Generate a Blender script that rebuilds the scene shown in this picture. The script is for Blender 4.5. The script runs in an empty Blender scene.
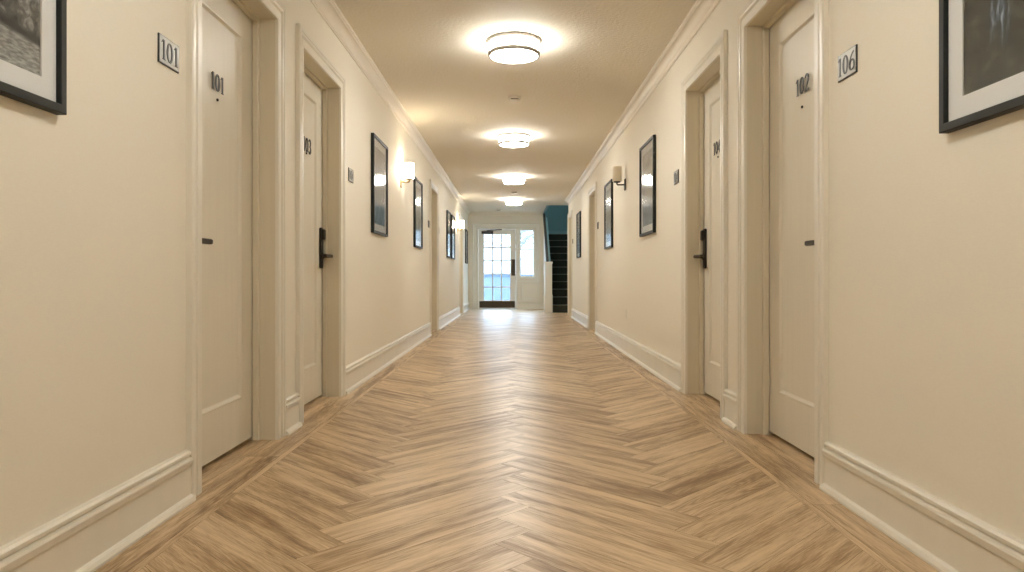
import bpy, math, random
from math import pi, sin, cos, radians
random.seed(7)
S = bpy.context.scene
COL = S.collection

# ------------------------------------------------------------------ camera
cam_d = bpy.data.cameras.new('camera'); cam = bpy.data.objects.new('camera', cam_d); COL.objects.link(cam)
cam.location = (0, 0, 0.80); cam.rotation_euler = (pi/2, 0, 0)
cam_d.sensor_width = 36; cam_d.lens = 36*700/1024
cam_d.shift_x = -2/1024; cam_d.shift_y = -8/1024
cam_d.clip_start = 0.02; cam_d.clip_end = 300
S.camera = cam

# ------------------------------------------------------------------ world / exposure
LAMP_E = 30.0       # ceiling lamp diffusers
SCONCE_E = 24.0     # wall lamp shades
SKY_E = 2.0
W = bpy.data.worlds.new('World'); S.world = W; W.use_nodes = True
bg = W.node_tree.nodes['Background']
bg.inputs[0].default_value = (0.62, 0.80, 1.0, 1); bg.inputs[1].default_value = SKY_E
# overcast sky: pale at the horizon, several times brighter overhead
_n = W.node_tree.nodes.new; _l = W.node_tree.links.new
_tc = _n('ShaderNodeTexCoord'); _sx = _n('ShaderNodeSeparateXYZ'); _mr = _n('ShaderNodeMapRange')
_mr.interpolation_type = 'SMOOTHSTEP'; _mr.inputs[1].default_value = .06; _mr.inputs[2].default_value = .45
_mr.inputs[3].default_value = SKY_E; _mr.inputs[4].default_value = SKY_E*7
_l(_tc.outputs['Generated'], _sx.inputs[0]); _l(_sx.outputs[2], _mr.inputs[0]); _l(_mr.outputs[0], bg.inputs[1])
S.view_settings.view_transform = 'Standard'; S.view_settings.look = 'None'
S.view_settings.gamma = 1; S.view_settings.use_curve_mapping = False
S.view_settings.exposure = 0.80
S.cycles.max_bounces = 10; S.cycles.diffuse_bounces = 7; S.cycles.transparent_max_bounces = 12
S.cycles.sample_clamp_indirect = 6

# ------------------------------------------------------------------ dimensions (metres)
WL, WR, H = 1.18, 1.195, 2.50          # left wall at x=-WL, right wall at x=WR
Y0, Y1 = -3.0, 18.0
YR = 15.35                              # the right wall ends here
SX0, SX1 = 0.84, 1.78                   # stair
SY0, RISE, RUN, NST = 16.15, 0.18, 0.26, 11
HOLE_Y = 16.38

# ------------------------------------------------------------------ materials
def mat(name, color, rough=0.5, metal=0.0, emit=None, spec=None, bump=None, var=None):
    m = bpy.data.materials.new(name); m.use_nodes = True
    nt = m.node_tree; b = nt.nodes['Principled BSDF']
    b.inputs['Base Color'].default_value = (*color, 1); b.inputs['Roughness'].default_value = rough
    b.inputs['Metallic'].default_value = metal
    if spec is not None: b.inputs['Specular IOR Level'].default_value = spec
    if emit: b.inputs['Emission Color'].default_value = (*emit[0], 1); b.inputs['Emission Strength'].default_value = emit[1]
    L = nt.links.new
    if var or bump:
        tc = nt.nodes.new('ShaderNodeTexCoord')
    if var:
        sc, amt, stretch = var
        mp = nt.nodes.new('ShaderNodeMapping'); mp.inputs['Scale'].default_value = stretch
        n = nt.nodes.new('ShaderNodeTexNoise'); n.inputs['Scale'].default_value = sc; n.inputs['Detail'].default_value = 4
        L(tc.outputs['Object'], mp.inputs[0]); L(mp.outputs[0], n.inputs[0])
        mr = nt.nodes.new('ShaderNodeMapRange'); mr.inputs[3].default_value = 1-amt; mr.inputs[4].default_value = 1+amt
        mr.inputs[1].default_value = .3; mr.inputs[2].default_value = .7
        L(n.outputs[0], mr.inputs[0])
        mx = nt.nodes.new('ShaderNodeVectorMath'); mx.operation = 'SCALE'
        mx.inputs[0].default_value = color; L(mr.outputs[0], mx.inputs['Scale']); L(mx.outputs[0], b.inputs['Base Color'])
    if bump:
        sc, st, stretch = bump
        mp = nt.nodes.new('ShaderNodeMapping'); mp.inputs['Scale'].default_value = stretch
        n = nt.nodes.new('ShaderNodeTexNoise'); n.inputs['Scale'].default_value = sc; n.inputs['Detail'].default_value = 3
        L(tc.outputs['Object'], mp.inputs[0]); L(mp.outputs[0], n.inputs[0])
        bp = nt.nodes.new('ShaderNodeBump'); bp.inputs['Strength'].default_value = st; bp.inputs['Distance'].default_value = .004
        L(n.outputs[0], bp.inputs['Height']); L(bp.outputs[0], b.inputs['Normal'])
    return m

WALLC = (.82, .78, .685)
M = {}
M['wall'] = mat('cream_wallpaper', WALLC, .62, bump=(150, .12, (1, 1, 4)), var=(60, .015, (1, 1, 6)), spec=.3)
M['wall_cool'] = mat('lobby_paint', (.76, .72, .64), .6, bump=(60, .1, (1, 1, 1)))
M['crown'] = mat('crown_paint', (.74, .685, .585), .45)
M['trim'] = mat('trim_paint', (.77, .735, .65), .33, var=(9, .02, (1, 1, .15)))
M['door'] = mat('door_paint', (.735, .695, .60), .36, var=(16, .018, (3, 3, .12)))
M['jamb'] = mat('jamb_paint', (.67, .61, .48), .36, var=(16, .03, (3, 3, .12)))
M['ceil'] = mat('ceiling_texture', (.78, .732, .635), .75, bump=(42, 1.0, (1, 1, 1)), var=(90, .03, (1, 1, 1)), spec=.2)
M['black'] = mat('black_frame_paint', (.010, .013, .012), .45, spec=.3, var=(30, .1, (1, 1, 1)))
M['bronze'] = mat('dark_bronze', (.030, .023, .016), .45, .5)
M['brass'] = mat('aged_brass', (.42, .30, .13), .3, .9)
M['steel'] = mat('brushed_steel', (.34, .335, .305), .42, .4, var=(60, .06, (8, 1, 1)))
M['nickel'] = mat('satin_nickel', (.36, .34, .31), .35, .6)
M['ink'] = mat('dark_numerals', (.02, .02, .022), .45)
M['matboard'] = mat('mat_board', (.86, .82, .80), .8)
M['gap'] = mat('dark_gap', (.03, .02, .012), .9)
M['plastic'] = mat('white_plastic', (.74, .69, .60), .45)
M['greyslot'] = mat('slot_grey', (.10, .08, .06), .6)
M['lamp'] = mat('opal_diffuser', (.9, .9, .88), .4, emit=((1.0, .965, .885), LAMP_E))
M['shade_on'] = mat('lit_glass_shade', (.9, .88, .8), .4, emit=((1.0, .88, .72), SCONCE_E))
M['shade_off'] = mat('opal_glass_shade', (.72, .64, .50), .3)
M['teal'] = mat('teal_paint', (.19, .37, .41), .55, bump=(40, .1, (1, 1, 1)))
M['teal_trim'] = mat('teal_trim_paint', (.24, .43, .47), .45)
M['carpet'] = mat('dark_stair_carpet', (.034, .040, .031), .9, bump=(220, .6, (1, 1, 1)), var=(60, .3, (1, 1, 1)))
M['nosing'] = mat('stair_nosing', (.17, .17, .14), .5)
M['rail'] = mat('dark_handrail', (.03, .028, .022), .35)
M['kick'] = mat('bronze_kickplate', (.055, .042, .028), .42, .6)
M['entry'] = mat('entry_door_paint', (.76, .75, .69), .4)
M['paving'] = mat('outdoor_paving', (.24, .30, .40), .8, var=(3, .1, (1, 1, 1)))
M['concrete'] = mat('garden_wall_render', (.105, .135, .175), .8, var=(4, .1, (1, 1, 1)))
M['bark'] = mat('bark', (.16, .15, .13), .9)
M['leaf'] = mat('leaves', (.10, .13, .10), .8)

def glass(name, fac_rough=0.02, tint=(.97, .99, 1)):
    m = bpy.data.materials.new(name); m.use_nodes = True; nt = m.node_tree; nt.nodes.clear()
    o = nt.nodes.new('ShaderNodeOutputMaterial'); mix = nt.nodes.new('ShaderNodeMixShader')
    t = nt.nodes.new('ShaderNodeBsdfTransparent'); g = nt.nodes.new('ShaderNodeBsdfGlossy'); lw = nt.nodes.new('ShaderNodeLayerWeight'); pw = nt.nodes.new('ShaderNodeMath'); pw.operation = 'POWER'; pw.inputs[1].default_value = 5
    f = nt.nodes.new('ShaderNodeMath'); f.operation = 'MULTIPLY_ADD'; f.inputs[1].default_value = .70; f.inputs[2].default_value = .035
    lw.inputs[0].default_value = .5; nt.links.new(lw.outputs['Facing'], pw.inputs[0]); nt.links.new(pw.outputs[0], f.inputs[0])
    t.inputs[0].default_value = (*tint, 1); g.inputs['Roughness'].default_value = fac_rough
    nt.links.new(f.outputs[0], mix.inputs[0]); nt.links.new(t.outputs[0], mix.inputs[1]); nt.links.new(g.outputs[0], mix.inputs[2])
    nt.links.new(mix.outputs[0], o.inputs[0]); return m
M['glass'] = glass('clear_glass', .03); M['picglass'] = glass('picture_glass', .09)

def wood_mat():
    m = bpy.data.materials.new('oak_planks'); m.use_nodes = True; nt = m.node_tree; b = nt.nodes['Principled BSDF']
    N, L = nt.nodes.new, nt.links.new
    uv = N('ShaderNodeUVMap'); uv.uv_map = 'UVMap'
    at = N('ShaderNodeAttribute'); at.attribute_name = 'tone'
    def noise(scale, stretch, detail=5, rough=.6, dist=0):
        mp = N('ShaderNodeMapping'); mp.inputs['Scale'].default_value = stretch
        n = N('ShaderNodeTexNoise'); n.inputs['Scale'].default_value = scale; n.inputs['Detail'].default_value = detail
        n.inputs['Roughness'].default_value = rough; n.inputs['Distortion'].default_value = dist
        L(uv.outputs[0], mp.inputs[0]); L(mp.outputs[0], n.inputs[0]); return n.outputs[0]
    broad = noise(1.0, (1.6, 17, 1), 3, .55, .4)
    fine = noise(1.0, (7, 150, 1), 4, .7)
    pores = noise(1.0, (16, 330, 1), 2, .6)
    # cathedral figure: warped rings, strong only on part of the planks
    mp = N('ShaderNodeMapping'); mp.inputs['Scale'].default_value = (1.5, 12, 1)
    wv = N('ShaderNodeTexNoise'); wv.inputs['Scale'].default_value = 1; wv.inputs['Detail'].default_value = 1.0
    L(uv.outputs[0], mp.inputs[0]); L(mp.outputs[0], wv.inputs[0])
    mul = N('ShaderNodeMath'); mul.operation = 'MULTIPLY'; mul.inputs[1].default_value = 85; L(wv.outputs[0], mul.inputs[0])
    sn = N('ShaderNodeMath'); sn.operation = 'SINE'; L(mul.outputs[0], sn.inputs[0])
    sel = N('ShaderNodeMapRange'); sel.inputs[1].default_value = .6; sel.inputs[2].default_value = .72; L(noise(.35, (1, 4, 1), 0), sel.inputs[0])
    def math(op, a, c):
        n = N('ShaderNodeMath'); n.operation = op
        for i, v in enumerate((a, c)):
            if isinstance(v, (int, float)): n.inputs[i].default_value = v
            else: L(v, n.inputs[i])
        return n.outputs[0]
    v = math('MULTIPLY', math('SUBTRACT', broad, .5), 2.0)
    v = math('ADD', v, math('MULTIPLY', math('SUBTRACT', fine, .5), 1.25))
    v = math('ADD', v, math('MULTIPLY', math('SUBTRACT', pores, .5), .8))
    v = math('ADD', v, math('MULTIPLY', math('MULTIPLY', sn.outputs[0], .10), math('ADD', sel.outputs[0], .15)))
    v = math('ADD', v, math('MULTIPLY', math('SUBTRACT', at.outputs['Fac'], .5), .30))
    v = math('ADD', v, .55)
    cr = N('ShaderNodeValToRGB'); e = cr.color_ramp.elements
    e[0].position = 0.08; e[0].color = (.205, .118, .052, 1)
    e[1].position = 0.95; e[1].color = (.67, .505, .32, 1)
    x = e.new(.40); x.color = (.38, .255, .135, 1)
    x = e.new(.62); x.color = (.52, .38, .23, 1)
    L(v, cr.inputs[0])
    L(cr.outputs[0], b.inputs['Base Color'])
    rr = N('ShaderNodeMapRange'); rr.inputs[3].default_value = .40; rr.inputs[4].default_value = .30; L(v, rr.inputs[0]); L(rr.outputs[0], b.inputs['Roughness'])
    bp = N('ShaderNodeBump'); bp.inputs['Strength'].default_value = .25; bp.inputs['Distance'].default_value = .001
    L(fine, bp.inputs['Height']); L(bp.outputs[0], b.inputs['Normal'])
    b.inputs['Specular IOR Level'].default_value = .5
    return m
M['wood'] = wood_mat()

def art_mat(name, seed, kind):
    """Generic photographic prints made from noise; coordinates are the print's own (x across, z up)."""
    m = bpy.data.materials.new(name); m.use_nodes = True; nt = m.node_tree; b = nt.nodes['Principled BSDF']
    b.inputs['Roughness'].default_value = .6
    N, L = nt.nodes.new, nt.links.new
    tc = N('ShaderNodeTexCoord')
    def mp(scale, rot=(0, 0, 0)):
        n = N('ShaderNodeMapping'); n.inputs['Scale'].default_value = scale; n.inputs['Rotation'].default_value = rot
        n.inputs['Location'].default_value = (seed*3.1, seed*1.7, seed*.9); L(tc.outputs['Object'], n.inputs[0]); return n.outputs[0]
    def noise(vec, sc, det=6, dist=0):
        n = N('ShaderNodeTexNoise'); n.inputs['Scale'].default_value = sc; n.inputs['Detail'].default_value = det
        n.inputs['Distortion'].default_value = dist; L(vec, n.inputs[0]); return n.outputs[0]
    def ramp(fac, stops):
        c = N('ShaderNodeValToRGB'); e = c.color_ramp.elements
        e[0].position, e[0].color = stops[0][0], (*stops[0][1], 1); e[1].position, e[1].color = stops[-1][0], (*stops[-1][1], 1)
        for p, cc in stops[1:-1]:
            q = e.new(p); q.color = (*cc, 1)
        L(fac, c.inputs[0]); return c.outputs[0]
    sx = N('ShaderNodeSeparateXYZ'); L(tc.outputs['Object'], sx.inputs[0])
    def rng(s, a, c, lo=0, hi=1):
        n = N('ShaderNodeMapRange'); n.inputs[1].default_value = a; n.inputs[2].default_value = c
        n.inputs[3].default_value = lo; n.inputs[4].default_value = hi; n.interpolation_type = 'SMOOTHSTEP'; L(s, n.inputs[0]); return n.outputs[0]
    def mix(f, a, c):
        n = N('ShaderNodeMix'); n.data_type = 'RGBA'; L(f, n.inputs[0]); L(a, n.inputs[6]); L(c, n.inputs[7]); return n.outputs[2]
    def madd(a, c, k):
        n = N('ShaderNodeMath'); n.operation = 'MULTIPLY_ADD'; L(a, n.inputs[0]); n.inputs[1].default_value = k; L(c, n.inputs[2]); return n.outputs[0]
    if kind == 'street':      # monochrome stone building over a cobbled street
        stone = ramp(noise(mp((1, 1, 1)), 34, 10, 1.0), [(.3, (.02, .02, .018)), (.5, (.12, .11, .10)), (.72, (.45, .43, .40))])
        ground = ramp(noise(mp((2, 1, 8)), 22, 8), [(.28, (.12, .11, .105)), (.5, (.30, .285, .27)), (.75, (.52, .50, .47))])
        dark = ramp(noise(mp((1, 1, 1)), 9, 4), [(.3, (.008, .008, .007)), (.7, (.05, .045, .04))])
        edge = madd(sx.outputs[0], sx.outputs[2], .10)
        body = mix(rng(edge, -.225, -.195), dark, stone)
        c = mix(rng(edge, -.245, -.230), ground, body)
    elif kind == 'forest':    # dark wood with pale blue falling water
        base = ramp(noise(mp((1.5, 1, 2.5)), 9, 9), [(.3, (.016, .015, .011)), (.55, (.05, .045, .032)), (.8, (.12, .11, .082))])
        water = ramp(noise(mp((9, 1, 2.2)), 9, 9, .4), [(.45, (.03, .035, .04)), (.58, (.14, .18, .24)), (.72, (.55, .62, .74))])
        f1 = rng(sx.outputs[0], -.19, -.08); f2 = rng(sx.outputs[2], -.27, -.16)
        mm = N('ShaderNodeMath'); mm.operation = 'MULTIPLY'; L(f1, mm.inputs[0]); L(f2, mm.inputs[1])
        w = rng(noise(mp((4, 1, 1)), 4, 2), .46, .6)
        m2 = N('ShaderNodeMath'); m2.operation = 'MULTIPLY'; L(mm.outputs[0], m2.inputs[0]); L(w, m2.inputs[1])
        c = mix(m2.outputs[0], base, water)
    else:                     # muted landscape: pale sky, brown middle, slate blue foot
        sky = ramp(noise(mp((1, 1, 3)), 4, 5), [(.3, (.30, .26, .23)), (.7, (.58, .53, .49))])
        mid = ramp(noise(mp((2, 1, 1)), 8, 6), [(.3, (.10, .09, .08)), (.7, (.33, .29, .26))])
        low = ramp(noise(mp((3, 1, 1)), 7, 6, .5), [(.35, (.04, .06, .09)), (.6, (.12, .17, .25)), (.8, (.40, .44, .48))])
        h = madd(noise(mp((1, 1, .1)), 5, 3), sx.outputs[2], .22)
        c = mix(rng(h, .10, .22), mid, sky)
        c = mix(rng(h, -.09, -.02), low, c)
    L(c, b.inputs['Base Color'])
    return m

# ------------------------------------------------------------------ mesh helpers
class MB:
    def __init__(s): s.v = []; s.f = []; s.sm = []
    def add(s, vs, fs, smooth=False):
        o = len(s.v); s.v += [tuple(v) for v in vs]; s.f += [tuple(i+o for i in f) for f in fs]; s.sm += [smooth]*len(fs)
    def box(s, x0, x1, y0, y1, z0, z1, bevel=0):
        if bevel:
            b = bevel
            # chamfered box: three nested rings per axis
            vs = []; fs = []
            def ring(z, d):
                r = [(x0+d+b*0, y0+d), (x1-d, y0+d), (x1-d, y1-d), (x0+d, y1-d)]
                return [(x, y, z) for x, y in r]
            def oct_(z, d):
                a, c_, e, g = x0+d, x1-d, y0+d, y1-d
                return [(a+b, e, z), (c_-b, e, z), (c_, e+b, z), (c_, g-b, z), (c_-b, g, z), (a+b, g, z), (a, g-b, z), (a, e+b, z)]
            rings = [oct_(z0, b), oct_(z0+b, 0), oct_(z1-b, 0), oct_(z1, b)]
            for r in rings: vs += r
            for k in range(3):
                for i in range(8): fs.append((k*8+i, k*8+(i+1) % 8, (k+1)*8+(i+1) % 8, (k+1)*8+i))
            fs.append(tuple(reversed(range(8)))); fs.append(tuple(range(24, 32)))
            s.add(vs, fs); return s
        v = [(x0, y0, z0), (x1, y0, z0), (x1, y1, z0), (x0, y1, z0), (x0, y0, z1), (x1, y0, z1), (x1, y1, z1), (x0, y1, z1)]
        s.add(v, [(3, 2, 1, 0), (4, 5, 6, 7), (0, 1, 5, 4), (1, 2, 6, 5), (2, 3, 7, 6), (3, 0, 4, 7)]); return s
    def poly_prism(s, pts, axis, a, b):
        """pts 2-D outline extruded on `axis` from a to b (outline in the other two axes in x,y,z order)."""
        def P(p, t):
            return {'x': (t, p[0], p[1]), 'y': (p[0], t, p[1]), 'z': (p[0], p[1], t)}[axis]
        n = len(pts); vs = [P(p, a) for p in pts]+[P(p, b) for p in pts]
        fs = [tuple(range(n))[::-1], tuple(range(n, 2*n))]+[(i, (i+1) % n, n+(i+1) % n, n+i) for i in range(n)]
        s.add(vs, fs); return s
    def lathe(s, prof, n=48, c=(0, 0, 0), axis='z', smooth=True, cap=True):
        vs = []; fs = []
        for r, h in prof:
            for i in range(n):
                a = 2*pi*i/n; p = (r*cos(a), r*sin(a), h)
                if axis == 'y': p = (p[0], h, p[1])
                elif axis == 'x': p = (h, p[0], p[1])
                vs.append((p[0]+c[0], p[1]+c[1], p[2]+c[2]))
        for k in range(len(prof)-1):
            for i in range(n): fs.append((k*n+i, k*n+(i+1) % n, (k+1)*n+(i+1) % n, (k+1)*n+i))
        s.add(vs, fs, smooth)
        if cap:
            s.add(vs[:n], [tuple(range(n))[::-1]]); s.add(vs[-n:], [tuple(range(n))])
        return s
    def tube(s, pts, r, n=12):
        from mathutils import Vector
        P = [Vector(p) for p in pts]; vs = []; fs = []
        for k, p in enumerate(P):
            t = (P[min(k+1, len(P)-1)]-P[max(k-1, 0)]).normalized()
            u = t.cross(Vector((0, 0, 1)) if abs(t.z) < .9 else Vector((1, 0, 0))).normalized(); w = t.cross(u)
            rr = r[k] if isinstance(r, (list, tuple)) else r
            for i in range(n):
                a = 2*pi*i/n; q = p+u*rr*cos(a)+w*rr*sin(a); vs.append(tuple(q))
        for k in range(len(P)-1):
            for i in range(n): fs.append((k*n+i, k*n+(i+1) % n, (k+1)*n+(i+1) % n, (k+1)*n+i))
        s.add(vs, fs, True); s.add(vs[:n], [tuple(range(n))[::-1]]); s.add(vs[-n:], [tuple(range(n))])
        return s
    def frame(s, prof, w, h, closed=True, z0=0.0, z0r=0.0):
        """mitred frame in the local xz plane; prof = (u outward from the opening, y). closed: centred rectangle w x h; open: door casing."""
        n = len(prof); vs = []; fs = []
        for u, y in prof:
            if closed: cs = [(-w/2-u, -h/2-u), (w/2+u, -h/2-u), (w/2+u, h/2+u), (-w/2-u, h/2+u)]
            else: cs = [(-w/2-u, z0), (-w/2-u, h+u), (w/2+u, h+u), (w/2+u, z0r)]
            vs += [(x, y, z) for x, z in cs]
        m = 4 if closed else 3
        for k in range(n):
            k2 = (k+1) % n
            for i in range(m):
                j = (i+1) % 4; fs.append((k*4+i, k*4+j, k2*4+j, k2*4+i))
        if not closed:
            fs.append(tuple(k*4 for k in range(n))); fs.append(tuple(k*4+3 for k in range(n))[::-1])
        s.add(vs, fs); return s
    def build(s, name, m, parent=None, loc=None, rot=None):
        me = bpy.data.meshes.new(name); me.from_pydata(s.v, [], s.f); me.update()
        import bmesh
        bm = bmesh.new(); bm.from_mesh(me)
        for f, q in zip(bm.faces, s.sm): f.smooth = q
        bmesh.ops.remove_doubles(bm, verts=bm.verts, dist=1e-5)
        bmesh.ops.recalc_face_normals(bm, faces=bm.faces)
        for e in bm.edges:
            if len(e.link_faces) == 2 and e.calc_face_angle(0) > radians(35): e.smooth = False
        bm.to_mesh(me); bm.free()
        o = bpy.data.objects.new(name, me); COL.objects.link(o)
        if m: me.materials.append(M[m] if isinstance(m, str) else m)
        if parent: o.parent = parent
        if loc: o.location = loc
        if rot: o.rotation_euler = rot
        return o

def run(mb, prof, path):
    """sweep prof=(distance from wall, z) along a horizontal path; the room is on the right of the travel direction."""
    n = len(path); vs = []; fs = []; m = len(prof)
    for i in range(n):
        def nd(a, b):
            dx, dy = b[0]-a[0], b[1]-a[1]; l = math.hypot(dx, dy); return (dy/l, -dx/l)
        ns = []
        if i > 0: ns.append(nd(path[i-1], path[i]))
        if i < n-1: ns.append(nd(path[i], path[i+1]))
        if len(ns) == 1: mx, my = ns[0]
        else:
            mx, my = ns[0][0]+ns[1][0], ns[0][1]+ns[1][1]; l2 = (mx*mx+my*my)/2; mx /= l2; my /= l2
        for d, z in prof: vs.append((path[i][0]+mx*d, path[i][1]+my*d, z))
    for i in range(n-1):
        for k in range(m): fs.append((i*m+k, i*m+(k+1) % m, (i+1)*m+(k+1) % m, (i+1)*m+k))
    fs.append(tuple(range(m))[::-1]); fs.append(tuple(range((n-1)*m, n*m)))
    mb.add(vs, fs)

def tag(o, label=None, cat=None, group=None, kind=None):
    if label: o['label'] = label
    if cat: o['category'] = cat
    if group: o['group'] = group
    if kind: o['kind'] = kind
    return o
def empty(name, loc, rz=0):
    o = bpy.data.objects.new(name, None); o.empty_display_size = .1; COL.objects.link(o)
    o.location = loc; o.rotation_euler = (0, 0, rz); return o
def copy_tree(o, parent=None):
    c = o.copy(); COL.objects.link(c)
    if parent: c.parent = parent
    for ch in [x for x in o.children]: copy_tree(ch, c)
    return c
LEFT, RIGHT = pi/2, -pi/2       # rotations that hang a thing on the left / right wall (local -y faces the corridor)

# ------------------------------------------------------------------ room shell
# openings: (y0, y1, top)
DL = [(2.617, 3.460), (3.885, 4.720), (9.86, 10.68), (15.16, 16.02)]
DR = [(2.754, 3.590), (4.012, 4.822), (10.20, 11.03), (14.41, 15.20)]
DTL, DTR, DTF = 2.08, 2.09, 2.08
REC = 0.155   # niche depth behind the wall face

def side_wall(name, s, X, doors, top, y_end, mname='wall'):
    b = MB(); c = .02
    def bx(xa, xb, ya, yb, za, zb):
        xs = sorted((s*xa, s*xb)); b.box(xs[0], xs[1], ya, yb, za, zb)
    y = Y0
    for a, e in doors:
        bx(X, X+REC, y, a-c, 0, H); bx(X, X+REC, a-c, e+c, top+c, H); y = e+c
    bx(X, X+REC, y, y_end, 0, H)
    bx(X+REC, X+REC+.1, Y0, y_end, 0, H)
    return b
side_wall('wall_left', -1, WL, DL, DTL, Y1).build('wall_left', 'wall')['kind'] = 'structure'
b = side_wall('wall_right', 1, WR, DR, DTR, YR)
b.box(WR+REC+.1, 1.90, YR-.10, YR, 0, H)
b.build('wall_right', 'wall')['kind'] = 'structure'
MB().box(-1.45, 1.45, Y0-.12, Y0, 0, H).build('wall_back', 'wall')['kind'] = 'structure'

# end wall with the entry door and the sidelight
ED = (-.915, .045, 2.055)     # entry door opening x0,x1,top
SL = (.150, .515, .830, 2.040)  # sidelight opening x0,x1,z0,z1
KX0, KX1 = .76, .84
b = MB(); t0, t1 = Y1, Y1+.16
b.box(-WL-.25, ED[0]-.02, t0, t1, 0, H); b.box(ED[0]-.02, ED[1]+.02, t0, t1, ED[2]+.02, H)
b.box(ED[1]+.02, SL[0], t0, t1, 0, H); b.box(SL[0], SL[1], t0, t1, 0, SL[2]); b.box(SL[0], SL[1], t0, t1, SL[3], H)
b.box(SL[1], KX0, t0, t1, 0, H)
b.build('wall_end', 'wall_cool')['kind'] = 'structure'

# ceiling, with the stairwell hole
b = MB()
b.box(-1.45, 1.45, Y0-.12, YR, H, H+.28)
b.box(-1.45, KX0, YR, Y1+.16, H, H+.28)
b.box(KX0, 1.90, YR, HOLE_Y, H, H+.28)
b.build('ceiling', 'ceil')['kind'] = 'structure'

# stairwell walls
ZT = 5.0
b = MB()
b.box(KX0, 1.90, 19.85, 20.0, 0, ZT)                      # far wall
b.box(SX1+.02, 1.90, YR, 19.85, 0, ZT)                    # right wall
b.box(KX0, KX1-.02, Y1, 19.85, 0, ZT)                     # left wall beyond the lobby
b.box(KX0-.0, KX1-.02, HOLE_Y, Y1, H+.0, ZT)              # left wall above the lobby ceiling
b.box(KX1-.02, SX1+.02, HOLE_Y-.12, HOLE_Y, H+.28, ZT)
b.box(KX0, 1.90, HOLE_Y-.12, 20.0, ZT, ZT+.1)
b.build('wall_stairwell', 'teal')['kind'] = 'structure'
b = MB(); run(b, [(0, 1.98), (.018, 1.98), (.018, 2.10), (.012, 2.13), (0, 2.14)], [(KX1-.02, 19.85), (SX1+.02, 19.85)])
b.build('baseboard_stairwell', 'teal_trim')['kind'] = 'structure'

# ------------------------------------------------------------------ floor
def clip(poly, x0, x1, y0, y1):
    def cut(p, f, inter):
        out = []
        for i in range(len(p)):
            a, c = p[i-1], p[i]
            if f(c):
                if not f(a): out.append(inter(a, c))
                out.append(c)
            elif f(a): out.append(inter(a, c))
        return out
    for ax, lim, sg in ((0, x0, 1), (0, x1, -1), (1, y0, 1), (1, y1, -1)):
        f = lambda p: sg*(p[ax]-lim) >= 0
        def inter(a, c, ax=ax, lim=lim):
            t = (lim-a[ax])/(c[ax]-a[ax]); return (a[0]+t*(c[0]-a[0]), a[1]+t*(c[1]-a[1]))
        poly = cut(poly, f, inter)
        if len(poly) < 3: return []
    return poly
planks = []   # (polygon xy, uv list, tone)
def add_plank(c, ang, L, w, rect, tone=None):
    g = .0005; hl, hw = L/2-g, w/2-g; ca, sa = cos(ang), sin(ang)
    poly = [(c[0]+a*ca-q*sa, c[1]+a*sa+q*ca) for a, q in ((-hl, -hw), (hl, -hw), (hl, hw), (-hl, hw))]
    poly = clip(poly, *rect)
    if not poly: return
    ou, ov = random.uniform(0, 60), random.uniform(0, 60)
    uv = [((x-c[0])*ca+(y-c[1])*sa+ou, -(x-c[0])*sa+(y-c[1])*ca+ov) for x, y in poly]
    planks.append((poly, uv, random.random() if tone is None else tone))
PL, PW = .80, .16
EX = 1.025
rect = (-EX, EX, Y0, Y1)
r2 = math.sqrt(2)
for k in range(-60, 170):
    for j in range(-4, 5):
        ox, oy = k*PW+j*PL, k*PW-j*PL
        for (cx, cy, ang) in ((ox+PL/2, oy+PW/2, 0), (ox+PW/2, oy+PW+PL/2, pi/2)):
            X = (cx-cy-(PL-PW/2))/r2; Y = (cx+cy)/r2 + .07
            # x axis of the pattern points to (+X,+Y)
            if abs(X) < 1.9 and Y0-1 < Y < Y1+1:
                add_plank((X, Y), pi/4 if ang == 0 else 3*pi/4, PL, PW, rect)
for s in (-1, 1):
    xs = [(EX, EX+.028), (EX+.028, 1.20), (1.20, 1.36)]
    for (a, e) in xs:
        y = Y0-random.uniform(0, 1)
        while y < Y1:
            Lp = 1.25
            t = random.uniform(.75, 1) if e-a < .05 else None
            add_plank((s*(a+e)/2, y+Lp/2), pi/2, Lp, e-a, (-3, 3, Y0, Y1), t); y += Lp
    for q in range(3):
        if s > 0: add_plank((1.36+.16*q+.08, 16), pi/2, 5, .16, (-3, 1.9, YR, Y1))
me = bpy.data.meshes.new('floor'); vs = []; fs = []; uvs = []; tones = []
for poly, uv, t in planks:
    o = len(vs); vs += [(x, y, 0.0) for x, y in poly]; fs.append(tuple(range(o, len(vs)))); uvs += uv; tones += [t]*len(poly)
nb = len(vs)
sub = [(-1.45, Y0-.12, -.0015), (1.95, Y0-.12, -.0015), (1.95, 20.2, -.0015), (-1.45, 20.2, -.0015)]
vs += sub; fs.append((nb, nb+1, nb+2, nb+3))
vs += [(x, y, -.12) for x, y, z in sub]; fs.append((nb+7, nb+6, nb+5, nb+4))
for i in range(4): fs.append((nb+i, nb+4+i, nb+4+(i+1) % 4, nb+(i+1) % 4))
me.from_pydata(vs, [], fs); me.update()
me.uv_layers.new(name='UVMap'); me.attributes.new('tone', 'FLOAT', 'CORNER')
ul = me.uv_layers['UVMap']; at = me.attributes['tone']
for i in range(len(me.loops)):
    if i < len(uvs): ul.data[i].uv = uvs[i]; at.data[i].value = tones[i]
me.materials.append(M['wood']); me.materials.append(M['gap'])
for i, p in enumerate(me.polygons): p.material_index = 0 if i < len(planks) else 1
fl = bpy.data.objects.new('floor', me); COL.objects.link(fl); fl['kind'] = 'structure'

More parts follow.
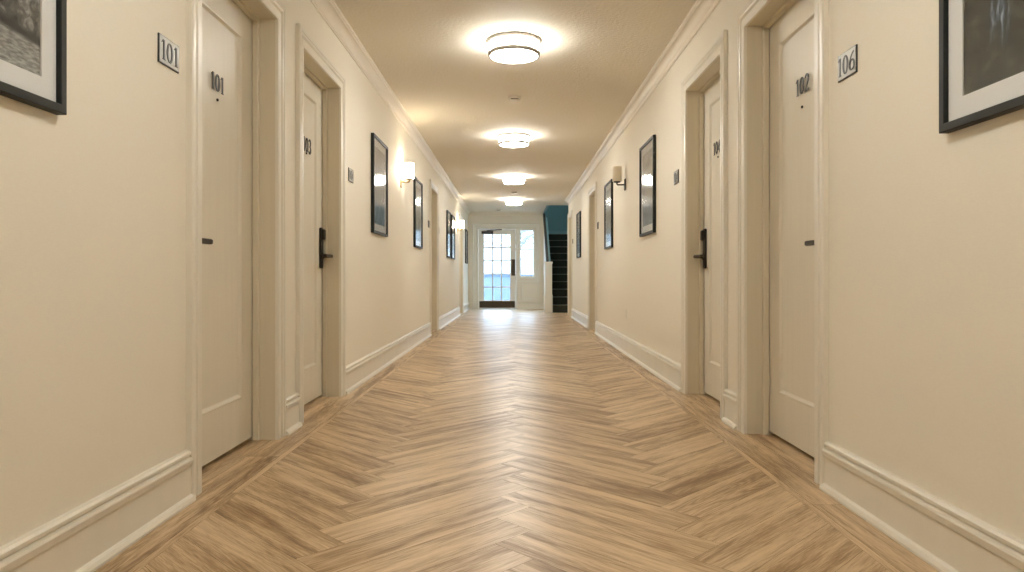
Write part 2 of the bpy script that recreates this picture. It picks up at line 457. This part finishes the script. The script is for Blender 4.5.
# ------------------------------------------------------------------ baseboards and crown
CW = .098  # casing width
BB = [(0, 0), (.036, 0), (.036, .008), (.030, .018), (.020, .022), (.018, .024), (.016, .124), (.022, .128), (.024, .138), (.026, .147),
      (.023, .154), (.012, .157), (.012, .162), (.019, .165), (.019, .173), (.013, .180), (0, .182)]
b = MB(); y = Y0
for a, e in DL+[(Y1+CW, 0)]:
    ye = min(a-CW, Y1)
    if ye > y: run(b, BB, [(-WL, y), (-WL, ye)])
    y = e+CW
b.build('baseboard_left', 'trim')['kind'] = 'structure'
b = MB(); y = Y0
for a, e in DR:
    run(b, BB, [(WR, a-CW), (WR, y)]); y = e+CW
b.build('baseboard_right', 'trim')['kind'] = 'structure'
b = MB(); run(b, BB, [(-WL, Y1), (ED[0]-.15, Y1)]); run(b, BB, [(ED[1]+.055, Y1), (KX0, Y1)])
b.build('baseboard_end', 'trim')['kind'] = 'structure'
def crown_prof():
    p = [(0, H-.096), (.007, H-.096), (.010, H-.088), (.014, H-.084)]
    for i in range(7):
        a = i/6*pi/2; p.append((.016+.046*(1-cos(a)), H-.080+.058*sin(a)))
    p += [(.064, H-.018), (.074, H-.013), (.077, H-.006), (.077, H), (0, H)]
    return p
b = MB(); run(b, crown_prof(), [(-WL, Y0), (-WL, Y1), (KX0, Y1)]); b.build('trim_1', 'crown')['kind'] = 'structure'
b = MB(); run(b, crown_prof(), [(1.78, YR), (WR, YR), (WR, Y0)]); b.build('trim_2', 'crown')['kind'] = 'structure'

# ------------------------------------------------------------------ numerals
def stroke(mb, pts, y0, y1):
    """pts: (x, z, half width) centre line, swept into a raised flat stroke"""
    L_, R_ = [], []
    for i, (x, z, w) in enumerate(pts):
        a = pts[max(i-1, 0)]; c = pts[min(i+1, len(pts)-1)]
        dx, dz = c[0]-a[0], c[1]-a[1]; l = math.hypot(dx, dz) or 1
        L_.append((x-dz/l*w, z+dx/l*w)); R_.append((x+dz/l*w, z-dx/l*w))
    for i in range(len(pts)-1):
        mb.poly_prism([L_[i], L_[i+1], R_[i+1], R_[i]], 'y', y0, y1)
def arc(cx, cz, rx, rz, a0, a1, w0, w1, wm=None, n=12):
    out = []
    for i in range(n+1):
        t = i/n; a = radians(a0+(a1-a0)*t); w = w0+(w1-w0)*t if wm is None else w0+(wm-w0)*sin(pi*t)
        out.append((cx+rx*cos(a), cz+rz*sin(a), w))
    return out
def digit(mb, ch, x, z, h, y0, y1):
    def T(ps): return [(x+p[0]*h*1.35, z+p[1]*h, p[2]*h*1.25) for p in ps]
    if ch == '1':
        stroke(mb, T([(.24, 0, .065), (.24, 1, .065)]), y0, y1); stroke(mb, T([(.06, .84, .012), (.12, .88, .025), (.2, .98, .035)]), y0, y1)
        stroke(mb, T([(.13, .02, .018), (.35, .02, .018)]), y0, y1); return .42*1.35*h
    if ch == '0':
        for s in (90, 270): stroke(mb, T(arc(.27, .5, .175, .475, s, s+180, .026, .026, .075, 16)), y0, y1)
        return .54*1.35*h
    if ch == '2':
        stroke(mb, T(arc(.25, .72, .17, .25, 160, 0, .03, .07, None, 10)+[(.40, .58, .065), (.30, .38, .045), (.12, .12, .03), (.06, .05, .025)]), y0, y1)
        stroke(mb, T([(.05, .055, .055), (.46, .055, .055)]), y0, y1); return .54*1.35*h
    if ch == '3':
        stroke(mb, T(arc(.22, .74, .16, .235, 150, -80, .03, .03, .07)), y0, y1)
        stroke(mb, T(arc(.22, .27, .19, .245, 85, -150, .03, .03, .075)), y0, y1); return .52*1.35*h
    if ch == '4':
        stroke(mb, T([(.36, 0, .06), (.36, 1, .06)]), y0, y1); stroke(mb, T([(.36, .97, .03), (.05, .30, .03)]), y0, y1)
        stroke(mb, T([(.03, .28, .035), (.50, .28, .035)]), y0, y1); return .56*1.35*h
    if ch == '6':
        for s in (90, 270): stroke(mb, T(arc(.27, .29, .18, .265, s, s+180, .026, .026, .07, 14)), y0, y1)
        stroke(mb, T([(.10, .34, .065), (.12, .52, .06), (.19, .72, .045), (.30, .88, .03), (.42, .97, .022)]), y0, y1); return .56*1.35*h
def digits(text, cx, z, h, y0, y1):
    wd = {'1': .42, '0': .54, '2': .54, '3': .52, '4': .56, '6': .56}
    mb = MB(); x = cx-sum(wd[c] for c in text)*h*1.35/2
    for c in text: x += digit(mb, c, x, z, h, y0, y1)
    return mb

# ------------------------------------------------------------------ guest room doors
CAS = [(0, 0), (0, -.013), (.006, -.016), (.038, -.017), (.042, -.009), (.050, -.009), (.058, -.018), (.068, -.020), (.072, -.024), (.092, -.024),
       (.098, -.020), (.098, 0)]
door_no = 0
def guest_door(side, y0, y1, top, text=None, hinge_near=True, label='', num_dx=0, num_z=1.61, num_h=.07, plaque=None):
    global door_no; door_no += 1
    w = y1-y0; cy = (y0+y1)/2
    X = -WL if side == LEFT else WR
    d = empty('door_%d' % door_no, (X, cy, 0), side); tag(d, label, 'door', kind='structure')
    MB().frame(CAS, w, top, closed=False).build('casing', 'trim', d)
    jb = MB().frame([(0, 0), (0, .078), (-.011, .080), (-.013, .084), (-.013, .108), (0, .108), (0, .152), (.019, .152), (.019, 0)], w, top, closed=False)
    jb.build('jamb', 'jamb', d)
    # slab with one long recessed panel
    g = .006; sw, z0, z1 = w/2-g, .018, top-g
    pw, pz0, pz1 = sw-.128, .225, top-.125
    F, B_ = .112, .148
    s = MB(); rings = []
    for u, y in ((0, F), (.004, F+.001), (.008, F-.003), (.014, F-.002), (.024, F+.009), (.030, F+.010)):
        rings.append([(-pw+u, y, pz0+u), (pw-u, y, pz0+u), (pw-u, y, pz1-u), (-pw+u, y, pz1-u)])
    outer = [(-sw, F, z0), (sw, F, z0), (sw, F, z1), (-sw, F, z1)]; back = [(x, B_, z) for x, _, z in outer]
    allr = [back, outer]+rings; vs = [p for r in allr for p in r]; fs = [(0, 1, 2, 3)[::-1]]
    for k in range(len(allr)-1):
        for i in range(4): fs.append((k*4+i, k*4+(i+1) % 4, (k+1)*4+(i+1) % 4, (k+1)*4+i))
    k = len(allr)-1; fs.append((k*4, k*4+1, k*4+2, k*4+3)); s.add(vs, fs)
    s.build('door_panel', 'door', d)
    # hinge side in local x: near side of the corridor is local -x on the left wall, +x on the right wall
    near = -1 if side == LEFT else 1
    hs = -near if hinge_near else near          # lock side
    lx = hs*(sw-.045)
    lp = MB().box(lx-.030, lx+.030, F-.014, F+.001, .865, 1.135, .006)
    lo = lp.build('lock_plate', 'bronze', d)
    h = MB().box(lx-.024, lx+.024, F-.032, F-.014, 1.055, 1.125, .006); h.build('card_reader', 'bronze', lo)
    zl = .945
    h = MB().lathe([(.024, F-.014), (.024, F-.020), (.012, F-.022), (.011, F-.062)], 20, (lx, 0, zl), 'y')
    h.box(*sorted((lx+hs*.012, lx-hs*.150)), F-.082, F-.060, zl-.010, zl+.011, .004); h.build('lever_handle', 'bronze', lo)
    for zz in (.25, 1.05, 1.82):
        MB().lathe([(.007, zz-.045), (.007, zz+.045)], 12, (-hs*(sw+.001), F-.006, 0)).build('hinge', 'jamb', d)
    if text:
        digits(text, num_dx, num_z, num_h, F-.002, F+.001).build('room_number', 'ink', d)
        MB().lathe([(.0065, F+.001), (.0065, F-.004), (.005, F-.005), (.003, F-.003)], 20, (num_dx*.7, 0, 1.575), 'y').build('peephole', 'bronze', d)
    return d
guest_door(LEFT, *DL[0], DTL, '101', False, 'cream door numbered 101 nearest on the left wall', .012, 1.613, .073)
guest_door(LEFT, *DL[1], DTL, '103', True, 'cream door numbered 103 second on the left wall', .07, 1.585, .088)
guest_door(LEFT, *DL[2], DTL, None, False, 'recessed door far down the left wall between two framed pictures')
guest_door(LEFT, *DL[3], DTL, None, False, 'last door on the left wall behind the far lit sconce')
guest_door(RIGHT, *DR[0], DTR, '102', False, 'cream door numbered 102 nearest on the right wall', 0, 1.636, .076)
guest_door(RIGHT, *DR[1], DTR, '104', True, 'cream door numbered 104 second on the right wall', -.09, 1.60, .080)
guest_door(RIGHT, *DR[2], DTR, None, False, 'recessed door far down the right wall between two framed pictures')
guest_door(RIGHT, *DR[3], DTR, None, False, 'last door on the right wall beside the stairs')

# ------------------------------------------------------------------ number plaques
def plaque(side, y, z, text, label, w=.140, h=.096, pale=False):
    X = -WL if side == LEFT else WR
    p = empty('room_number_plaque', (X, y, z), side); tag(p, label, 'room sign', 'number plaques beside the doors')
    MB().box(-w/2, w/2, -.0055, 0, -h/2, h/2, .001).build('backing', 'plastic' if pale else 'ink', p)
    MB().box(-w/2+.003, w/2-.003, -.007, -.0055, -h/2+.003, h/2-.003, .0005).build('plate', 'plastic' if pale else ('steel' if text else 'bronze'), p)
    if text: digits(text, 0, -.033, .066, -.0082, -.0070).build('numerals', 'ink', p)
plaque(LEFT, 2.386, 1.565, '101', 'silver number plaque reading 101 on the wall beside the nearest left door')
plaque(LEFT, 5.05, 1.54, '104', 'small silver number plaque on left wall just past door 103')
plaque(LEFT, 9.66, 1.545, None, 'small dark plaque on left wall before the far left recessed door', w=.13)
plaque(LEFT, 11.05, 1.545, None, 'small pale plaque on left wall after the far left recessed door', w=.13, pale=True)
plaque(LEFT, 14.93, 1.50, None, 'tiny pale plaque on left wall under the far lit sconce', w=.10, pale=True)
plaque(RIGHT, 2.503, 1.565, '106', 'silver number plaque reading 106 on the wall beside the nearest right door')
plaque(RIGHT, 5.14, 1.54, '104', 'small silver number plaque on right wall just past the second right door')
plaque(RIGHT, 9.95, 1.545, None, 'small dark plaque on right wall before the far right recessed door', w=.13)
plaque(RIGHT, 11.30, 1.545, None, 'small pale plaque on right wall after the far right recessed door', w=.13, pale=True)
plaque(RIGHT, 14.19, 1.545, None, 'small dark plaque on right wall before the last right door', w=.10)

# ------------------------------------------------------------------ framed pictures
PWD, PHT, FW = .645, .822, .023
def picture(side, y, z, kind, seed, label, mw=.062):
    X = -WL if side == LEFT else WR
    p = empty('framed_picture', (X, y, z), side); tag(p, label, 'picture', 'black framed pictures along the corridor')
    w, h = PWD-2*FW, PHT-2*FW
    MB().frame([(0, -.018), (.0, -.026), (.002, -.028), (.021, -.028), (.023, -.026), (.023, -.001), (.0, -.001)], w, h).build('frame', 'black', p)
    MB().frame([(0, -.014), (mw, -.014), (mw, -.004), (0, -.004)], w-2*mw, h-2*mw).build('mat_board', 'matboard', p)
    MB().box(-w/2+mw, w/2-mw, -.010, -.004, -h/2+mw, h/2-mw).build('print', art_mat('print_%s' % seed, seed, kind), p)
    MB().box(-w/2, w/2, -.0175, -.016, -h/2, h/2).build('glass', 'picglass', p)
ZP = 1.586
picture(LEFT, 1.805-PWD/2, ZP+.045, 'street', 1, 'black framed monochrome street photograph nearest on the left wall', .054)
picture(LEFT, 5.764+PWD/2, ZP, 'land', 2, 'black framed print on left wall just before the near lit sconce')
picture(LEFT, 8.20+PWD/2, ZP-.01, 'land', 3, 'black framed print on left wall between near sconce and far door')
picture(LEFT, 12.18+PWD/2, ZP-.01, 'land', 4, 'nearer of two adjacent black framed prints on the far left wall')
picture(LEFT, 13.08+PWD/2, ZP-.01, 'land', 5, 'farther of two adjacent black framed prints on the far left wall')
picture(LEFT, 16.90+PWD/2, ZP-.02, 'land', 6, 'dark framed print on left wall in the lobby beside the entry door')
picture(RIGHT, 1.925-PWD/2, ZP+.022, 'forest', 7, 'black framed dark forest waterfall photograph nearest on the right wall', .059)
picture(RIGHT, 5.88+PWD/2, ZP+.008, 'land', 8, 'black framed print on right wall just before the unlit sconce')
picture(RIGHT, 8.42+PWD/2, ZP-.005, 'land', 9, 'black framed print on right wall between unlit sconce and far door')
picture(RIGHT, 12.45+PWD/2, ZP-.005, 'land', 10, 'farthest black framed print on the right wall near the stairs')

# ------------------------------------------------------------------ sconces
def sconce(side, y, lit, label):
    X = -WL if side == LEFT else WR
    p = empty('wall_sconce', (X, y, 1.80), side); tag(p, label, 'wall lamp', 'sconces with glass cylinder shades')
    m = 'brass' if lit else 'bronze'
    MB().box(-.026, .026, -.014, 0, -.062, .062, .004).build('back_plate', m, p)
    MB().tube([(0, -.012, 0), (0, -.05, -.002), (0, -.088, -.001), (0, -.092, .006), (0, -.092, .028)], .008).build('arm', m, p)
    MB().lathe([(.012, .018), (.034, .024), (.036, .030), (.036, .034), (.010, .034)], 28, (0, -.092, 0)).build('shade_holder', m, p)
    sh = MB().lathe([(.020, .0345), (.046, .0345), (.049, .040), (.049, .188), (.047, .192), (.043, .192), (.043, .045), (.020, .040)], 36, (0, -.092, 0), cap=True)
    sh.build('glass_shade', 'shade_on' if lit else 'shade_off', p)
sconce(LEFT, 7.28, True, 'lit brass sconce with cylinder shade on left wall, nearer the camera')
sconce(LEFT, 14.57, True, 'lit sconce at the far end of the left wall near the lobby')
sconce(RIGHT, 7.50, False, 'unlit dark sconce with cream cylinder shade on right wall')

# ------------------------------------------------------------------ ceiling lights
def ceiling_light(y, label):
    p = empty('ceiling_light', (0, y, H)); tag(p, label, 'ceiling light', 'round flush ceiling lights')
    MB().lathe([(.170, 0), (.192, 0), (.194, -.004), (.194, -.020), (.190, -.024), (.172, -.024)], 64).build('canopy_ring', 'nickel', p)
    MB().lathe([(.150, -.022), (.176, -.024), (.178, -.028), (.178, -.098), (.172, -.108), (.150, -.113), (.08, -.117), (.004, -.118)], 64).build('diffuser', 'lamp', p)
    MB().lathe([(.1785, -.086), (.185, -.086), (.186, -.089), (.186, -.106), (.183, -.110), (.170, -.1115), (.170, -.108), (.1785, -.098)], 64, cap=False).build('lower_ring', 'nickel', p)
    for k in range(4):
        a = k*pi/2-pi/2
        r = MB().box(-.003, .003, .179, .184, -.090, -.022); r.build('strap', 'nickel', p, rot=(0, 0, a+pi))
    return p
names = ['nearest visible round ceiling light with nickel bands', 'second round ceiling light down the corridor',
         'third round ceiling light down the corridor', 'farthest round ceiling light near the lobby']
lamp0 = ceiling_light(5.02, names[0]); lamp0['label'] = names[0]
for y, lb in ((8.36, names[1]), (11.72, names[2]), (15.10, names[3]), (1.65, 'round ceiling light overhead of the camera, out of frame'),
              (-1.70, 'round ceiling light behind the camera, out of frame')):
    c = copy_tree(lamp0); c.location = (0, y, H); c['label'] = lb
c = copy_tree(lamp0); c.location = (1.33, 17.6, ZT); c['label'] = 'added unseen lamp high above the stairs, lighting the teal walls'  # extra out-of-view lamp, added to brighten the teal stairwell

# ------------------------------------------------------------------ smoke detectors
p = empty('smoke_detector', (.005, 6.57, H)); tag(p, 'white smoke detector on ceiling just past the nearest light', 'smoke detector', 'ceiling smoke detectors')
MB().lathe([(.060, 0), (.060, -.012), (.056, -.014), (.052, -.030), (.040, -.040), (.004, -.042)], 40).build('body', 'plastic', p)
MB().box(-.034, .034, -.054, -.046, -.034, -.026, .001).build('vent_slot', 'greyslot', p)
c = copy_tree(p); c.location = (0, 13.8, H); c['label'] = 'small smoke detector on ceiling between third and fourth light'
c = copy_tree(p); c.location = (-.38, 17.3, H); c['label'] = 'small dark topped detector on lobby ceiling before entry door'

# ------------------------------------------------------------------ outlet
p = empty('wall_outlet', (WR, 7.44, .42), RIGHT); tag(p, 'cream electrical outlet low on the right wall', 'outlet')
MB().box(-.036, .036, -.005, 0, -.058, .058, .002).build('cover_plate', 'trim', p)
for z in (-.022, .022):
    MB().box(-.016, .016, -.007, -.005, z-.014, z+.014, .001).build('socket', 'plastic', p)

# ------------------------------------------------------------------ entry door
w = ED[1]-ED[0]; d = empty('door_9', ((ED[0]+ED[1])/2, Y1, 0)); tag(d, 'white glazed entry door with fifteen panes at the corridor end', 'door', kind='structure')
CASE = [(0, 0), (0, -.012), (.006, -.016), (.046, -.016), (.050, -.012), (.050, 0)]
MB().frame(CASE, w, ED[2], closed=False).build('casing', 'entry', d)
MB().frame([(0, 0), (0, .15), (.019, .15), (.019, 0)], w, ED[2], closed=False).build('jamb', 'entry', d)
gx0, gx1, gz0, gz1 = -.775+.435, -.098+.435, .225, 1.925
F, B_ = .030, .072
s = MB(); x0, x1, zt = -w/2+.004, w/2-.004, ED[2]-.004
s.box(x0, gx0, F, B_, .01, zt); s.box(gx1, x1, F, B_, .01, zt); s.box(gx0, gx1, F, B_, .01, gz0); s.box(gx0, gx1, F, B_, gz1, zt)
for i in (1, 2):
    x = gx0+(gx1-gx0)*i/3; s.box(x-.015, x+.015, F+.004, B_-.004, gz0, gz1)
for i in (1, 2, 3, 4):
    z = gz0+(gz1-gz0)*i/5; s.box(gx0, gx1, F+.005, B_-.005, z-.015, z+.015)
s.build('door_panel', 'entry', d)
MB().box(gx0, gx1, .049, .053, gz0, gz1).build('glass', 'glass', d)
MB().box(x0+.02, x1-.02, F-.004, F, .035, .205, .001).build('kick_plate', 'kick', d)
hd = MB().box(x1-.110, x1-.015, F-.006, F, .86, 1.28, .002).build('push_plate', 'kick', d)
MB().tube([(x1-.045, F-.006, .95), (x1-.045, F-.05, .95), (x1-.045, F-.055, .97), (x1-.045, F-.055, 1.17), (x1-.045, F-.05, 1.19), (x1-.045, F-.006, 1.19)], .011).build('pull_handle', 'bronze', hd)
cl = MB().box(-.40, -.10, F-.055, F, 1.935, 2.005, .006).build('door_closer', 'ink', d)
MB().tube([(-.25, F-.03, 2.005), (-.25, F-.03, 2.025), (-.06, F-.13, 2.03), (.12, F-.04, 2.045)], .010).build('closer_arm', 'ink', cl)

# sidelight window
wn = empty('window_1', ((SL[0]+SL[1])/2, Y1, (SL[2]+SL[3])/2)); tag(wn, 'narrow two pane sidelight window right of the entry door', 'window', kind='structure')
w, h = SL[1]-SL[0], SL[3]-SL[2]
MB().frame([(0, 0), (0, -.012), (.006, -.016), (.046, -.016), (.050, -.012), (.050, 0)], w, h).build('window_frame', 'entry', wn)
MB().frame([(0, 0), (0, .15), (-.020, .15), (-.020, .05), (-.004, .048), (-.004, 0)], w, h).build('sash', 'entry', wn)
MB().box(-w/2+.018, w/2-.018, .058, .082, .10-.011, .10+.011).build('glazing_bar', 'entry', wn)
MB().box(-w/2+.018, w/2-.018, .068, .072, -h/2+.018, h/2-.018).build('glass', 'glass', wn)
b = MB(); b.frame([(0, 0), (0, -.020), (.010, -.024), (.055, -.024), (.062, -.034), (.086, -.034), (.092, 0)], .575+.975, 2.108, closed=False, z0r=.715)
o = b.build('trim_5', 'entry', loc=((.575-.975)/2, Y1, 0)); o['kind'] = 'structure'
# panel moulding below the sidelight
b = MB()
b.frame([(0, 0), (0, -.010), (.016, -.010), (.020, 0)], .40, .36)
o = b.build('trim_3', 'entry', loc=(.42, Y1, .455)); o['kind'] = 'structure'
MB().box(SL[0]-.115, SL[1]+.115, Y1-.045, Y1-.027, SL[2]-.13, SL[2]-.10, .004).build('trim_4', 'entry')['kind'] = 'structure'

# ------------------------------------------------------------------ staircase
st = empty('staircase', ((SX0+SX1)/2, SY0, 0)); tag(st, 'dark carpeted staircase rising against teal walls at the corridor end', 'staircase')
ox, oy = -(SX0+SX1)/2, -SY0
for k in range(NST):
    y0 = SY0+k*RUN-SY0; z1 = (k+1)*RISE
    y1 = y0+RUN if k < NST-1 else 19.85-SY0
    t = MB().box(SX0+ox, SX1+ox, y0, y1, 0 if k == 0 else z1-RISE, z1-.004)
    o = t.build('step', 'carpet', st)
    MB().box(SX0+ox, SX1+ox, y0-.016, y0+.018, z1-.016, z1+.001, .003).build('nosing', 'nosing', o)
# knee wall with sloping top
sl = RISE/RUN
ya, yb = SY0+.02, Y1
za, zb = 1.05, 1.05+sl*(yb-ya)
pts = [(ya-SY0, 0), (yb-SY0, 0), (yb-SY0, zb), (ya-SY0, za)]
MB().poly_prism(pts, 'x', KX0+ox, SX0+ox-.002).build('side_wall', 'wall_cool', st)
MB().poly_prism([(ya-SY0, za), (yb-SY0, zb), (yb-SY0, zb+.05), (ya-SY0, za+.05)], 'x', KX0+ox-.012, SX0+ox+.010).build('wall_cap', 'teal_trim', st)
MB().tube([(KX0+ox+.012, ya-SY0+.02, za+.10), (KX0+ox+.012, yb-SY0-.02, zb+.12)], .032).build('handrail', 'rail', st)
nb_ = MB()
nx0, nx1, ny0, ny1 = .715+ox, .872+ox, -.14, .02
nb_.box(nx0, nx1, ny0, ny1, 0, 1.13); nb_.box(nx0-.012, nx1+.012, ny0-.012, ny1+.0, 0, .42, .004)
nb_.box(nx0-.014, nx1+.014, ny0-.014, ny1+.004, 1.13, 1.175, .006)
nb_.build('newel_post', 'entry', st)

# ------------------------------------------------------------------ outside the entry door
MB().box(-40, 40, Y1+.5, 90, -.25, -.15).build('ground', 'paving')['kind'] = 'structure'
MB().box(-6, .1, Y1+.18, Y1+.9, -.15, -.02).build('doorstep', 'paving')['kind'] = 'structure'
b = MB().box(-4, 4, 21.5, 21.8, -.15, .87); b.box(-4.04, 4.04, 21.46, 21.84, .87, .92, .01)
tag(b.build('garden_wall', 'concrete'), 'low blue-grey garden wall seen through the lower entry door panes', 'garden wall')
def tree(x, y, hgt, seed, label):
    rnd = random.Random(seed); t = empty('tree', (x, y, -.15)); tag(t, label, 'tree', 'trees outside the entry')
    tr = MB(); tr.tube([(0, 0, 0), (.05, 0, hgt*.35), (-.03, 0, hgt*.7), (0, 0, hgt)], [.14, .11, .07, .02], 10)
    lf = MB()
    for i in range(16):
        a = rnd.uniform(0, 2*pi); z = hgt*rnd.uniform(.3, .85); r = rnd.uniform(.6, 1.5)
        e = (r*cos(a), r*sin(a), z+rnd.uniform(.3, .9)); tr.tube([(0, 0, z), (e[0]*.5, e[1]*.5, (z+e[2])/2+.1), e], [.05, .03, .012], 6)
        for j in range(60):
            q = [e[k]+rnd.gauss(0, .3) for k in range(3)]; s_ = .07; u = rnd.uniform(0, pi); v = rnd.uniform(-1, 1)
            dx, dy, dz = s_*cos(u), s_*sin(u), s_*v
            lf.add([(q[0]-dx, q[1]-dy, q[2]-dz), (q[0]+dy*.5, q[1]-dx*.5, q[2]), (q[0]+dx, q[1]+dy, q[2]+dz), (q[0]-dy*.5, q[1]+dx*.5, q[2])], [(0, 1, 2, 3)])
    tr.build('trunk', 'bark', t); f = lf.build('foliage', 'leaf', t); f['kind'] = 'stuff'
tree(.16, 29, 4.0, 3, 'leafy tree faintly seen through the sidelight window')
tree(-2.1, 36, 5.0, 5, 'pale tree faintly seen through the upper entry door panes')
